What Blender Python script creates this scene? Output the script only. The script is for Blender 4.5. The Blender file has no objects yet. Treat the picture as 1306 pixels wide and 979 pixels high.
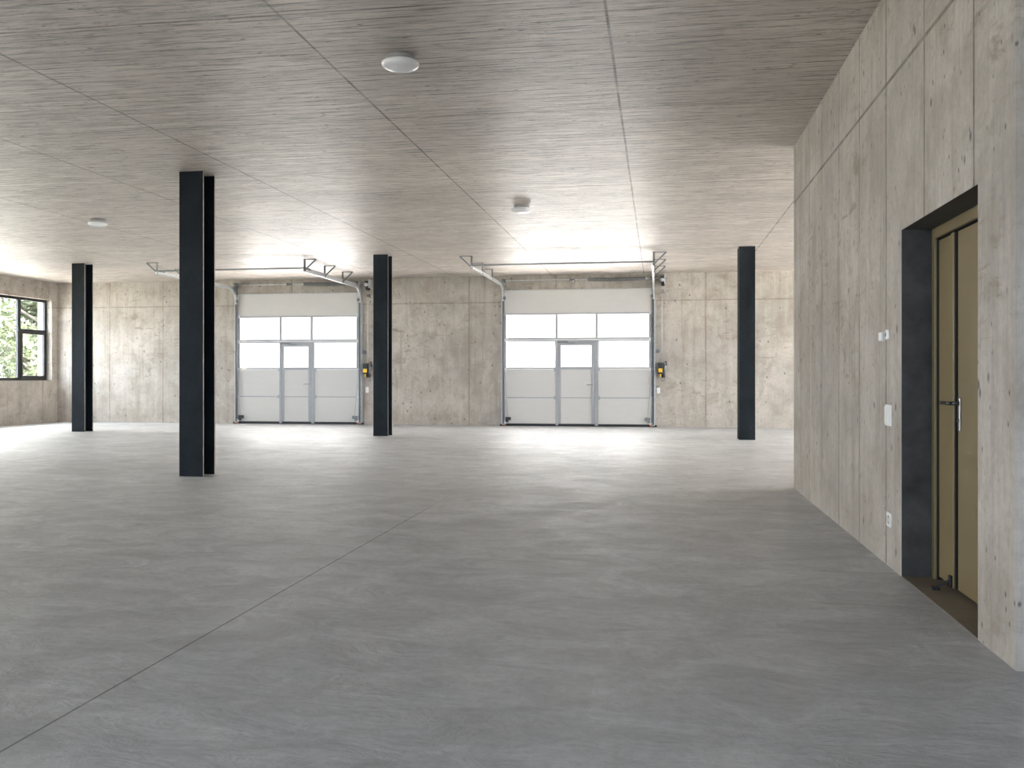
import bpy, bmesh, math, random
from mathutils import Vector, Matrix

random.seed(7)
scene = bpy.context.scene
COL = scene.collection
PI = math.pi

# ------------------------------------------------------------------ mesh helpers
class MB:
    """collects shapes in one bmesh; build() links them as one mesh object"""
    def __init__(self):
        self.bm = bmesh.new()

    def face(self, pts, mi=0):
        f = self.bm.faces.new([self.bm.verts.new(p) for p in pts])
        f.material_index = mi
        return f

    def box(self, x0, x1, y0, y1, z0, z1, bevel=0.0, seg=2):
        b = bmesh.new()
        vs = [b.verts.new((x, y, z)) for x in (x0, x1) for y in (y0, y1) for z in (z0, z1)]
        for q in ((0, 1, 3, 2), (4, 6, 7, 5), (0, 4, 5, 1), (2, 3, 7, 6), (0, 2, 6, 4), (1, 5, 7, 3)):
            b.faces.new([vs[i] for i in q])
        if bevel > 0:
            bmesh.ops.bevel(b, geom=list(b.edges), offset=bevel, segments=seg, affect='EDGES', profile=0.5)
        self.merge(b)
        return self

    def merge(self, b, mat=None):
        if mat is not None:
            bmesh.ops.transform(b, matrix=mat, verts=b.verts)
        m = bpy.data.meshes.new('tmp')
        b.to_mesh(m)
        b.free()
        self.bm.from_mesh(m)
        bpy.data.meshes.remove(m)

    def tube(self, pts, r, seg=10, closed=False, cap=True):
        pts = [Vector(p) for p in pts]
        n = len(pts)
        rings = []
        up = None
        for i, p in enumerate(pts):
            if closed:
                t = pts[(i + 1) % n] - pts[i - 1]
            else:
                t = pts[min(i + 1, n - 1)] - pts[max(i - 1, 0)]
            t.normalize()
            if up is None:
                up = t.orthogonal().normalized()
            up = (up - t * up.dot(t))
            up = up.normalized() if up.length > 1e-6 else t.orthogonal().normalized()
            sd = t.cross(up)
            rr = r[i] if isinstance(r, (list, tuple)) else r
            rings.append([self.bm.verts.new(p + (up * math.cos(a) + sd * math.sin(a)) * rr)
                          for a in [2 * PI * k / seg for k in range(seg)]])
        last = n if closed else n - 1
        for i in range(last):
            a, b = rings[i], rings[(i + 1) % n]
            for k in range(seg):
                f = self.bm.faces.new((a[k], a[(k + 1) % seg], b[(k + 1) % seg], b[k]))
                f.smooth = True
        if cap and not closed:
            self.bm.faces.new(list(reversed(rings[0])))
            self.bm.faces.new(rings[-1])
        return self

    def lathe(self, prof, origin=(0, 0, 0), axis='Z', seg=40, smooth=True):
        """prof: list of (r, h); revolved about axis"""
        o = Vector(origin)
        rings = []
        for r, h in prof:
            ring = []
            if r < 1e-6:
                c = {'Z': (0, 0, h), 'X': (h, 0, 0), 'Y': (0, h, 0)}[axis]
                ring = [self.bm.verts.new(o + Vector(c))]
            else:
                for k in range(seg):
                    a = 2 * PI * k / seg
                    u, v = r * math.cos(a), r * math.sin(a)
                    c = {'Z': (u, v, h), 'X': (h, u, v), 'Y': (u, h, v)}[axis]
                    ring.append(self.bm.verts.new(o + Vector(c)))
            rings.append(ring)
        for a, b in zip(rings, rings[1:]):
            for k in range(seg):
                k2 = (k + 1) % seg
                if len(a) == 1 and len(b) == 1:
                    continue
                if len(a) == 1:
                    f = self.bm.faces.new((a[0], b[k2], b[k]))
                elif len(b) == 1:
                    f = self.bm.faces.new((a[k], a[k2], b[0]))
                else:
                    f = self.bm.faces.new((a[k], a[k2], b[k2], b[k]))
                f.smooth = smooth
        return self

    def cyl(self, p0, p1, r, seg=20):
        return self.tube([p0, p1], r, seg)

    def bar(self, p0, p1, w, h, up=(0, 1, 0)):
        """rectangular bar between two points; w along 'side', h along 'up'"""
        p0, p1 = Vector(p0), Vector(p1)
        t = (p1 - p0).normalized()
        u = Vector(up)
        u = (u - t * u.dot(t)).normalized()
        s = t.cross(u)
        a = [p + s * (sx * w / 2) + u * (sy * h / 2) for p in (p0, p1) for sx, sy in ((-1, -1), (1, -1), (1, 1), (-1, 1))]
        v = [self.bm.verts.new(q) for q in a]
        for q in ((0, 1, 2, 3), (7, 6, 5, 4), (0, 4, 5, 1), (1, 5, 6, 2), (2, 6, 7, 3), (3, 7, 4, 0)):
            self.bm.faces.new([v[i] for i in q])
        return self

    def sweep(self, path, prof):
        """closed profile [(x, n)] swept along a path of (y, z) points in a plane of constant x"""
        n = len(path)
        rings = []
        for i, (y, z) in enumerate(path):
            a = path[max(i - 1, 0)]
            b = path[min(i + 1, n - 1)]
            t = Vector((0, b[0] - a[0], b[1] - a[1])).normalized()
            nn = Vector((0, -t.z, t.y))
            rings.append([self.bm.verts.new(Vector((px, y, z)) + nn * pn) for px, pn in prof])
        m = len(prof)
        for a, b in zip(rings, rings[1:]):
            for k in range(m):
                self.bm.faces.new((a[k], a[(k + 1) % m], b[(k + 1) % m], b[k]))
        self.bm.faces.new(rings[0])
        self.bm.faces.new(list(reversed(rings[-1])))
        return self

    def panel(self, us, vs, holes, w0, w1, axis, reveal_mi=None):
        """a slab in the (u, v) plane with rectangular holes, no inner faces.
        axis 'Y': u=x, v=z, w=y.  axis 'X': u=y, v=z, w=x.  axis 'Z': u=x, v=y, w=z"""
        us = sorted(set(us) | {e for h in holes for e in h[:2]})
        vs = sorted(set(vs) | {e for h in holes for e in h[2:4]})

        def solid(i, j):
            if not (0 <= i < len(us) - 1 and 0 <= j < len(vs) - 1):
                return False
            cu, cv = (us[i] + us[i + 1]) / 2, (vs[j] + vs[j + 1]) / 2
            return not any(h[0] < cu < h[1] and h[2] < cv < h[3] for h in holes)
        cache = {}

        def V(u, v, w):
            k = (round(u, 5), round(v, 5), round(w, 5))
            if k not in cache:
                cache[k] = self.bm.verts.new({'Y': (u, w, v), 'X': (w, u, v), 'Z': (u, v, w)}[axis])
            return cache[k]
        for i in range(len(us) - 1):
            for j in range(len(vs) - 1):
                if not solid(i, j):
                    continue
                a, b, c, d = us[i], us[i + 1], vs[j], vs[j + 1]
                for w in (w0, w1):
                    self.bm.faces.new((V(a, c, w), V(b, c, w), V(b, d, w), V(a, d, w)))
                for di, dj, p, q in ((-1, 0, (a, c), (a, d)), (1, 0, (b, c), (b, d)), (0, -1, (a, c), (b, c)), (0, 1, (a, d), (b, d))):
                    if not solid(i + di, j + dj):
                        f = self.bm.faces.new((V(*p, w0), V(*q, w0), V(*q, w1), V(*p, w1)))
                        inside = 0 <= i + di < len(us) - 1 and 0 <= j + dj < len(vs) - 1
                        if reveal_mi is not None and inside:
                            f.material_index = reveal_mi
        return self

    def build(self, name, mat, parent=None, loc=None):
        bmesh.ops.recalc_face_normals(self.bm, faces=self.bm.faces)
        me = bpy.data.meshes.new(name)
        self.bm.to_mesh(me)
        self.bm.free()
        mats = mat if isinstance(mat, (list, tuple)) else [mat]
        for m in mats:
            me.materials.append(m)
        o = bpy.data.objects.new(name, me)
        COL.objects.link(o)
        if loc is not None:
            o.location = loc
        if parent is not None:
            o.parent = parent
        return o


def tag(o, label=None, cat=None, group=None, kind=None):
    if label:
        o['label'] = label
    if cat:
        o['category'] = cat
    if group:
        o['group'] = group
    if kind:
        o['kind'] = kind
    return o


def empty(name, loc=(0, 0, 0)):
    o = bpy.data.objects.new(name, None)
    o.location = loc
    o.empty_display_size = 0.1
    COL.objects.link(o)
    return o


def copy_tree(o, parent=None):
    c = o.copy()
    COL.objects.link(c)
    if parent is not None:
        c.parent = parent
    for ch in list(o.children):
        copy_tree(ch, c)
    return c


# ------------------------------------------------------------------ node helpers
class NT:
    def __init__(self, name):
        self.m = bpy.data.materials.new(name)
        self.m.use_nodes = True
        self.t = self.m.node_tree
        self.n = self.t.nodes
        self.n.clear()
        self.out = self.n.new('ShaderNodeOutputMaterial')
        self.geo = self.n.new('ShaderNodeNewGeometry')
        self.pos = self.geo.outputs['Position']
        s = self.n.new('ShaderNodeSeparateXYZ')
        self.t.links.new(self.pos, s.inputs[0])
        self.x, self.y, self.z = s.outputs

    def set(self, sock, v):
        if isinstance(v, bpy.types.NodeSocket):
            self.t.links.new(v, sock)
        elif isinstance(v, (tuple, list)):
            sock.default_value = (*v, 1.0) if len(v) == 3 and sock.type == 'RGBA' else v
        else:
            sock.default_value = v

    def math(self, op, a, b=0.0, c=None, clamp=False):
        n = self.n.new('ShaderNodeMath')
        n.operation = op
        n.use_clamp = clamp
        self.set(n.inputs[0], a)
        self.set(n.inputs[1], b)
        if c is not None:
            self.set(n.inputs[2], c)
        return n.outputs[0]

    def vec(self, x, y, z):
        n = self.n.new('ShaderNodeCombineXYZ')
        for s, v in zip(n.inputs, (x, y, z)):
            self.set(s, v)
        return n.outputs[0]

    def scale(self, sx, sy, sz, v=None):
        n = self.n.new('ShaderNodeVectorMath')
        n.operation = 'MULTIPLY'
        self.set(n.inputs[0], v or self.pos)
        n.inputs[1].default_value = (sx, sy, sz)
        return n.outputs[0]

    def noise(self, vec, scale=1.0, detail=4.0, rough=0.55, dist=0.0):
        n = self.n.new('ShaderNodeTexNoise')
        self.set(n.inputs['Vector'], vec)
        n.inputs['Scale'].default_value = scale
        n.inputs['Detail'].default_value = detail
        n.inputs['Roughness'].default_value = rough
        n.inputs['Distortion'].default_value = dist
        return n.outputs['Fac']

    def voronoi(self, vec, scale=1.0, feature='F1'):
        n = self.n.new('ShaderNodeTexVoronoi')
        n.feature = feature
        self.set(n.inputs['Vector'], vec)
        n.inputs['Scale'].default_value = scale
        return n.outputs['Distance']

    def white(self, w):
        n = self.n.new('ShaderNodeTexWhiteNoise')
        n.noise_dimensions = '1D'
        self.set(n.inputs['W'], w)
        return n.outputs['Value']

    def remap(self, v, a, b, c=0.0, d=1.0, smooth=False):
        n = self.n.new('ShaderNodeMapRange')
        n.interpolation_type = 'SMOOTHSTEP' if smooth else 'LINEAR'
        n.clamp = True
        self.set(n.inputs[0], v)
        for i, q in enumerate((a, b, c, d)):
            self.set(n.inputs[i + 1], q)
        return n.outputs[0]

    def mix(self, f, a, b, mode='MIX'):
        n = self.n.new('ShaderNodeMix')
        n.data_type = 'RGBA'
        n.blend_type = mode
        self.set(n.inputs[0], f)
        self.set(n.inputs[6], a)
        self.set(n.inputs[7], b)
        return n.outputs[2]

    def lines(self, coord, positions, w):
        """1 on thin lines at the given coordinates"""
        acc = None
        for p in positions:
            d = self.math('ABSOLUTE', self.math('SUBTRACT', coord, p))
            k = self.remap(d, w * 0.4, w, 1.0, 0.0, True)
            acc = k if acc is None else self.math('MAXIMUM', acc, k)
        return acc

    def bump(self, h, strength=0.3, dist=0.01):
        n = self.n.new('ShaderNodeBump')
        n.inputs['Strength'].default_value = strength
        n.inputs['Distance'].default_value = dist
        self.set(n.inputs['Height'], h)
        return n.outputs[0]

    def principled(self, **kw):
        p = self.n.new('ShaderNodeBsdfPrincipled')
        for k, v in kw.items():
            self.set(p.inputs[k.replace('_', ' ')], v)
        self.t.links.new(p.outputs[0], self.out.inputs[0])
        return self.m


def plain(name, col, rough=0.5, metal=0.0, var=0.12, scale=14.0, spec=0.5, bump=0.0):
    """a single-colour material with slight procedural mottling"""
    k = NT(name)
    f = k.noise(k.pos, scale, 5, 0.6)
    lo = tuple(c * (1 - var) for c in col)
    hi = tuple(min(1, c * (1 + var)) for c in col)
    c = k.mix(k.remap(f, 0.3, 0.7), lo, hi)
    r = k.remap(f, 0.3, 0.7, max(0.02, rough - 0.06), min(1, rough + 0.06))
    kw = dict(Base_Color=c, Roughness=r, Metallic=metal)
    kw['Specular_IOR_Level'] = spec
    if bump:
        kw['Normal'] = k.bump(k.noise(k.pos, scale * 6, 4), bump, 0.003)
    return k.principled(**kw)


def wall_concrete(name, hor, col, vjoints, hjoints, grain=0.0, rough=0.75, stain=1.0, joint_col=(0.16, 0.115, 0.065), jw=0.02, jvar=0.75, holes=1.0):
    """cast concrete: cloudy tone, vertical run marks, blow holes, formwork joints"""
    k = NT(name)
    hj = k.x if hor == 'X' else k.y
    h = k.math('ADD', k.x, k.y)

    def n2(sh, sz, off=0.0, detail=6, rough_=0.68, dist=0.0):
        return k.noise(k.vec(k.math('MULTIPLY', h, sh), off, k.math('MULTIPLY', k.z, sz)), 1.0, detail, rough_, dist)

    def sh(f):
        return tuple(min(1.0, v * f) for v in col)
    big = n2(0.5, 0.6, 0, 4, 0.6, 0.3)
    mid = n2(2.6, 2.2, 2, 7, 0.70, 0.5)
    fine = n2(22, 20, 4, 5, 0.72)
    c = k.mix(k.remap(big, 0.34, 0.66), sh(0.78), sh(1.16))
    c = k.mix(k.math('MULTIPLY', k.remap(mid, 0.46, 0.64), 0.60 * stain), c, tuple(v * w for v, w in zip(col, (0.66, 0.60, 0.52))))
    c = k.mix(k.math('MULTIPLY', k.remap(mid, 0.46, 0.30), 0.40), c, sh(1.30))
    # vertical run marks and formwork grain
    vs = n2(6.0, 0.28, 7, 6, 0.72)
    c = k.mix(k.math('MULTIPLY', k.remap(vs, 0.52, 0.66), 0.52 * stain), c, tuple(v * w for v, w in zip(col, (0.58, 0.53, 0.46))))
    c = k.mix(k.math('MULTIPLY', k.remap(vs, 0.46, 0.32), 0.40), c, sh(1.30))
    if grain:
        g = n2(30, 1.6, 11, 6, 0.72)
        c = k.mix(k.math('MULTIPLY', k.remap(g, 0.50, 0.68), grain), c, sh(0.55))
    # ragged pour marks in patches
    hs = n2(2.4, 6.5, 3, 7, 0.72, 0.8)
    patch = k.remap(n2(0.45, 0.7, 9, 2, 0.5), 0.45, 0.60)
    c = k.mix(k.math('MULTIPLY', k.math('MULTIPLY', k.remap(hs, 0.54, 0.64), patch), 0.62 * stain), c, tuple(v * w for v, w in zip(col, (0.46, 0.39, 0.30))))
    c = k.mix(k.math('MULTIPLY', k.remap(fine, 0.44, 0.62), 0.30), c, sh(0.68))
    # blow holes, two sizes
    hole = None
    for s1, s2, g0, off in ((7.0, 4.6, 0.48, 0.0), (15.0, 9.0, 0.50, 31.0)):
        hv = k.vec(k.math('ADD', k.math('MULTIPLY', h, s1), off), 0.0, k.math('MULTIPLY', k.z, s2))
        q = k.math('MULTIPLY', k.remap(k.voronoi(hv, 1.0), 0.08, 0.17, 1.0, 0.0), k.remap(k.noise(hv, 0.55, 2), g0, g0 + 0.05))
        hole = q if hole is None else k.math('MAXIMUM', hole, q)
    c = k.mix(k.math('MULTIPLY', hole, 0.85 * holes), c, sh(0.26))
    # formwork joints with a rusty edge stain
    j = k.lines(hj, vjoints, jw) if vjoints else 0.0
    if hjoints:
        j2 = k.lines(k.z, hjoints, jw)
        j = k.math('MAXIMUM', j, j2) if vjoints else j2
    wob = k.remap(n2(3, 3, 15, 5, 0.65), 0.36, 0.62, jvar * 0.35, jvar)
    c = k.mix(k.math('MULTIPLY', j, wob), c, joint_col)
    hgt = k.math('SUBTRACT', k.math('ADD', k.math('MULTIPLY', fine, 0.35), k.math('MULTIPLY', mid, 0.5)), k.math('ADD', k.math('MULTIPLY', hole, 0.9), k.math('MULTIPLY', j, 0.6)))
    return k.principled(Base_Color=c, Roughness=k.remap(fine, 0.3, 0.7, rough - 0.08, rough + 0.08), Normal=k.bump(hgt, 0.35, 0.012), Specular_IOR_Level=0.35)


def ceiling_boards():
    k = NT('board_marked_concrete')
    base = (0.595, 0.532, 0.480)

    def n2(sx, sy, off=0.0, detail=6, rough_=0.68, dist=0.0):
        return k.noise(k.vec(k.math('MULTIPLY', k.x, sx), k.math('MULTIPLY', k.y, sy), off), 1.0, detail, rough_, dist)

    def sh(f):
        return tuple(min(1.0, v * f) for v in base)
    W = 0.125
    wav = k.math('MULTIPLY', k.math('SUBTRACT', n2(0.7, 0.7, 1, 3, 0.6), 0.5), 0.10)
    yb = k.math('DIVIDE', k.math('ADD', k.y, wav), W)
    bid = k.math('FLOOR', yb)
    fr = k.math('FRACT', yb)
    tone = k.white(bid)
    xs = k.math('DIVIDE', k.math('ADD', k.x, k.math('MULTIPLY', tone, 17.0)), 2.2)
    tone2 = k.white(k.math('ADD', k.math('MULTIPLY', bid, 7.13), k.math('FLOOR', xs)))
    c = k.mix(tone2, sh(0.88), sh(1.10))
    big = n2(0.4, 0.55, 3, 4, 0.6, 0.2)
    c = k.mix(k.math('MULTIPLY', k.remap(big, 0.44, 0.66), 0.55), c, sh(0.70))
    # broken wood-grain streaks
    st = n2(2.6, 30.0, 5, 8, 0.74, 0.35)
    c = k.mix(k.math('MULTIPLY', k.remap(st, 0.50, 0.63), 0.80), c, sh(0.34))
    c = k.mix(k.math('MULTIPLY', k.remap(st, 0.46, 0.34), 0.45), c, sh(1.40))
    # ragged cement flecks
    fl = n2(7.0, 24.0, 8, 7, 0.76, 1.2)
    flg = k.remap(n2(0.9, 1.5, 10, 4, 0.6), 0.44, 0.60)
    fleck = k.math('MULTIPLY', k.remap(fl, 0.56, 0.63), flg)
    c = k.mix(k.math('MULTIPLY', fleck, 0.85), c, sh(0.24))
    # board edges come and go along their length
    edge = k.math('MINIMUM', fr, k.math('SUBTRACT', 1.0, fr))
    es = k.remap(edge, 0.03, 0.11, 1.0, 0.0)
    ev = k.remap(k.noise(k.vec(k.math('MULTIPLY', k.x, 1.6), k.math('MULTIPLY', bid, 3.7), 0.0), 1.0, 5, 0.7), 0.44, 0.60, 0.0, 0.95)
    em = k.math('MULTIPLY', es, ev)
    c = k.mix(em, c, sh(0.20))
    # nail holes and pores
    nv = k.vec(k.math('MULTIPLY', k.x, 4.0), k.math('MULTIPLY', k.y, 9.0), 0.0)
    hole = k.remap(k.voronoi(nv, 1.0), 0.05, 0.14, 1.0, 0.0)
    hole = k.math('MULTIPLY', hole, k.remap(k.noise(nv, 0.6, 2), 0.46, 0.52))
    c = k.mix(k.math('MULTIPLY', hole, 0.9), c, sh(0.14))
    # joints of the formwork tables
    jx = k.lines(k.math('ADD', k.x, k.math('MULTIPLY', wav, 0.15)), [-16.9, -14.6, -12.2, -9.8, -7.35, -5.42, -2.79, -0.38, 2.05, 4.5, 7.0], 0.016)
    jy = k.lines(k.math('ADD', k.y, k.math('MULTIPLY', wav, 0.2)), [3.7, 6.44, 9.2, 12.9, 15.9, 18.9], 0.016)
    jv = k.remap(n2(2.4, 2.4, 12, 5, 0.65), 0.34, 0.60, 0.30, 0.95)
    j = k.math('MULTIPLY', k.math('MAXIMUM', jx, jy), jv)
    c = k.mix(j, c, (0.10, 0.078, 0.055))
    hgt = k.math('ADD', k.math('MULTIPLY', tone, 0.5), k.math('MULTIPLY', st, 0.8))
    hgt = k.math('SUBTRACT', hgt, k.math('ADD', k.math('MULTIPLY', em, 0.7), k.math('ADD', k.math('MULTIPLY', hole, 0.8), k.math('MULTIPLY', fleck, 0.8))))
    rg = k.remap(st, 0.32, 0.66, 0.32, 0.54)
    return k.principled(Base_Color=c, Roughness=rg, Normal=k.bump(hgt, 0.55, 0.014), Specular_IOR_Level=0.6)


def floor_concrete():
    k = NT('power_floated_concrete')
    base = (0.53, 0.537, 0.548)

    def sh(f):
        return tuple(min(1.0, v * f) for v in base)
    big = k.noise(k.pos, 0.45, 5, 0.6, 0.5)
    mid = k.noise(k.scale(1.0, 1.5, 1.0), 1.9, 8, 0.72, 0.9)
    fine = k.noise(k.pos, 18, 6, 0.75)
    c = k.mix(k.remap(big, 0.34, 0.66), sh(0.82), sh(1.12))
    c = k.mix(k.math('MULTIPLY', k.remap(mid, 0.47, 0.66), 0.55), c, (0.335, 0.337, 0.338))
    c = k.mix(k.math('MULTIPLY', k.remap(mid, 0.47, 0.32), 0.42), c, sh(1.34))
    c = k.mix(k.math('MULTIPLY', k.remap(fine, 0.44, 0.62), 0.38), c, sh(0.70))
    # trowel arcs
    tr = k.noise(k.scale(0.9, 2.4, 1.0), 2.6, 7, 0.74, 2.2)
    c = k.mix(k.math('MULTIPLY', k.remap(tr, 0.55, 0.66), 0.36), c, (0.310, 0.309, 0.305))
    # saw-cut control joints and hairline cracks
    jm = k.math('MULTIPLY', k.lines(k.x, [-2.27], 0.0075), k.remap(k.y, 8.4, 9.4, 1.0, 0.25))
    jm2 = k.lines(k.x, [-9.9], 0.0075)
    c = k.mix(k.math('MULTIPLY', k.math('MAXIMUM', jm, jm2), 0.8), c, (0.07, 0.068, 0.062))
    wob = k.math('MULTIPLY', k.math('SUBTRACT', k.noise(k.scale(0.7, 0.0, 0.0), 1.0, 3), 0.5), 0.35)
    cr = k.lines(k.math('ADD', k.y, wob), [5.50, 6.40, 10.6, 14.4], 0.012)
    cg = k.remap(k.noise(k.scale(0.8, 0.8, 1), 1.0, 2), 0.48, 0.60, 0.0, 0.5)
    c = k.mix(k.math('MULTIPLY', cr, cg), c, (0.10, 0.095, 0.09))
    rg = k.math('ADD', k.remap(mid, 0.34, 0.66, 0.33, 0.52), k.remap(fine, 0.3, 0.7, -0.03, 0.05))
    h = k.math('ADD', k.math('MULTIPLY', mid, 1.0), k.math('ADD', k.math('MULTIPLY', tr, 0.7), k.math('MULTIPLY', fine, 0.14)))
    return k.principled(Base_Color=c, Roughness=rg, Normal=k.bump(h, 0.60, 0.024), Specular_IOR_Level=0.6)


def glass(name, tint=(0.97, 0.985, 0.98)):
    k = NT(name)
    tr = k.n.new('ShaderNodeBsdfTransparent')
    tr.inputs[0].default_value = (*tint, 1)
    gl = k.n.new('ShaderNodeBsdfGlossy')
    gl.inputs['Roughness'].default_value = 0.03
    lw = k.n.new('ShaderNodeLayerWeight')
    fac = k.math('ADD', 0.03, k.math('MULTIPLY', k.math('POWER', lw.outputs['Facing'], 5.0), 0.6))
    mx = k.n.new('ShaderNodeMixShader')
    k.t.links.new(fac, mx.inputs[0])
    k.t.links.new(tr.outputs[0], mx.inputs[1])
    k.t.links.new(gl.outputs[0], mx.inputs[2])
    k.t.links.new(mx.outputs[0], k.out.inputs[0])
    return k.m


def steel_dark():
    k = NT('mill_scale_steel')
    a = k.noise(k.scale(1, 1, 0.5), 2.2, 5, 0.65, 0.4)
    b = k.noise(k.pos, 16, 5, 0.7)
    c = k.mix(k.remap(a, 0.34, 0.66), (0.010, 0.0125, 0.015), (0.021, 0.027, 0.033))
    c = k.mix(k.math('MULTIPLY', k.remap(b, 0.52, 0.74), 0.5), c, (0.010, 0.011, 0.013))
    sc = k.remap(k.noise(k.scale(6, 6, 1.2), 2.0, 6, 0.75), 0.66, 0.74)
    c = k.mix(k.math('MULTIPLY', sc, 0.35), c, (0.13, 0.14, 0.145))
    return k.principled(Base_Color=c, Roughness=k.remap(a, 0.3, 0.7, 0.42, 0.58), Specular_IOR_Level=0.16, Normal=k.bump(b, 0.08, 0.004))


def ribbed_panel(name, col):
    """off-white sheet facing with fine horizontal lines"""
    k = NT(name)
    n = k.noise(k.scale(2, 2, 8), 1.5, 4)
    c = k.mix(k.remap(n, 0.3, 0.7), tuple(v * 0.965 for v in col), col)
    w = k.math('SINE', k.math('MULTIPLY', k.z, 2 * PI / 0.045))
    return k.principled(Base_Color=c, Roughness=0.5, Normal=k.bump(w, 0.05, 0.003), Specular_IOR_Level=0.4)


BACKJ = [-15.55, -13.9, -10.05, -7.6, -5.03, -2.68, 1.2, 3.6, 6.0]
M = {}
M['floor'] = floor_concrete()
M['ceiling'] = ceiling_boards()
WALLC = (0.465, 0.422, 0.372)
M['wall_back'] = wall_concrete('cast_concrete_beige', 'X', WALLC, BACKJ, [3.29], 0.12, jvar=0.62)
M['wall_side'] = wall_concrete('cast_concrete_beige_side', 'Y', WALLC, [23.4, 20.9, 18.4, 13.0, 8.0, 3.0], [3.29], 0.12, jvar=0.5)
M['wall_block'] = wall_concrete('board_formed_concrete_grey', 'Y', (0.485, 0.446, 0.400), [10.62, 10.02, 9.27, 8.41, 7.58, 6.72, 5.79, 4.92], [3.345], 0.40, stain=1.0,
                                joint_col=(0.13, 0.11, 0.085), jw=0.018, jvar=0.95)
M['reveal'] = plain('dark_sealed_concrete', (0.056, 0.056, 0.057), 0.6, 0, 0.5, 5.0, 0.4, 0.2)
M['threshold'] = plain('brown_screed', (0.21, 0.178, 0.135), 0.6, 0, 0.25, 4.0, 0.4, 0.2)
M['column'] = steel_dark()
M['edge'] = plain('bare_flange_edge', (0.30, 0.285, 0.26), 0.45, 0.3, 0.25, 9.0)
M['panel'] = ribbed_panel('off_white_sheet', (0.57, 0.552, 0.525))
M['alu'] = plain('anodised_aluminium', (0.50, 0.505, 0.51), 0.42, 0.35, 0.06)
M['alu_rail'] = plain('aluminium_rail', (0.34, 0.345, 0.355), 0.5, 0.1, 0.06)
M['alu_dark'] = plain('grey_aluminium', (0.34, 0.35, 0.36), 0.42, 0.35, 0.08)
M['zinc'] = plain('galvanised_steel', (0.58, 0.59, 0.60), 0.38, 0.55, 0.18, 20)
M['zinc_mid'] = plain('dull_galvanised_steel', (0.42, 0.43, 0.435), 0.5, 0.4, 0.18, 20)
M['seal_grey'] = plain('dark_grey_seal', (0.075, 0.082, 0.09), 0.5)
M['zinc_dark'] = plain('weathered_galvanised_steel', (0.22, 0.225, 0.225), 0.45, 0.5, 0.2, 20)
M['rubber'] = plain('black_rubber', (0.016, 0.016, 0.017), 0.6)
M['black'] = plain('black_plastic', (0.022, 0.022, 0.024), 0.45)
M['grey_plastic'] = plain('grey_plastic', (0.19, 0.195, 0.20), 0.45)
M['yellow'] = plain('yellow_plastic', (0.80, 0.50, 0.03), 0.5, 0, 0.05)
M['orange'] = plain('orange_plastic', (0.70, 0.16, 0.03), 0.5, 0, 0.05)
M['white'] = plain('white_plastic', (0.82, 0.82, 0.81), 0.35, 0, 0.03)
M['opal'] = plain('opal_acrylic', (0.84, 0.845, 0.85), 0.22, 0, 0.02)
M['lamp_base'] = plain('grey_lacquered_steel', (0.36, 0.36, 0.355), 0.5)
M['door'] = plain('olive_gold_lacquer', (0.215, 0.165, 0.083), 0.40, 0.0, 0.06, 3.0, 0.5)
M['steel'] = plain('brushed_steel', (0.40, 0.385, 0.36), 0.38, 0.8, 0.1, 40)
M['dark_steel'] = plain('dark_brushed_steel', (0.10, 0.10, 0.10), 0.35, 0.7, 0.1, 40)
M['win_frame'] = plain('black_powder_coat', (0.012, 0.012, 0.013), 0.4)
M['glass'] = glass('clear_glass')
M['acrylic'] = glass('clear_acrylic', (0.90, 0.905, 0.91))
M['ground'] = plain('pale_paving', (0.50, 0.492, 0.48), 0.85, 0, 0.12, 0.8)
M['lawn'] = plain('mown_grass', (0.12, 0.13, 0.08), 0.9, 0, 0.2, 1.2)
M['gravel'] = plain('pale_gravel', (0.27, 0.262, 0.245), 0.9, 0, 0.2, 3)
M['asphalt'] = plain('asphalt', (0.12, 0.12, 0.122), 0.9, 0, 0.2, 3)
M['leaf'] = plain('green_leaf', (0.062, 0.078, 0.038), 0.55, 0, 0.45, 1.6)
M['bark'] = plain('grey_brown_bark', (0.10, 0.085, 0.07), 0.85, 0, 0.3, 6)

# ------------------------------------------------------------------ setting
XL, XE = -17.2, 9.6          # inner faces of the side walls
YF, YB = -5.5, 24.05         # inner faces of front and back walls
H = 4.0
XW, YN, YC = 1.57, 4.37, 11.13   # the concrete block: face plane, near corner, far corner


def struct(o, label, cat):
    return tag(o, label, cat, None, 'structure')


b = MB()
b.panel([XL - .45, XE + .45], [YF - .45, YB + .4], [], -0.3, 0.0, 'Z')
struct(b.build('floor', M['floor']), 'grey power-floated concrete floor with a thin saw-cut joint running away', 'floor')
b = MB()
b.panel([XL - .45, XE + .45], [YF - .45, YB + .4], [], H, H + 0.35, 'Z')
struct(b.build('ceiling', M['ceiling']), 'board-marked grey-beige concrete ceiling with long formwork joints', 'ceiling')

DOORS = [
    dict(x0=-11.66, x1=-8.05, cols=[(-11.55, -10.375), (-10.315, -9.475), (-9.415, -8.16)], wick=(-10.385, -10.25, -9.54, -9.37)),
    dict(x0=-4.10, x1=-0.135, cols=[(-4.01, -2.685), (-2.635, -1.630), (-1.580, -0.245)], wick=(-2.685, -2.545, -1.74, -1.565)),
]
b = MB()
holes = [(d['x0'] + 0.07, d['x1'] - 0.07, 0.0, 3.50) for d in DOORS]
b.panel([XL - .45, XE + .45], [0, H], holes, YB, YB + 0.4, 'Y')
struct(b.build('wall_back', M['wall_back']), 'beige cast concrete back wall holding the two sectional doors', 'wall')

WIN = [(19.8, 23.8, 1.2, 3.5), (10.8, 16.6, 1.2, 3.5), (6.4, 9.6, 1.2, 3.5)]  # last opening is unseen, added to light the right wall
b = MB()
b.panel([YF, YB], [0, H], WIN, XL - 0.45, XL, 'X')
struct(b.build('wall_left', M['wall_side']), 'beige concrete side wall with the black-framed window', 'wall')

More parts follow.
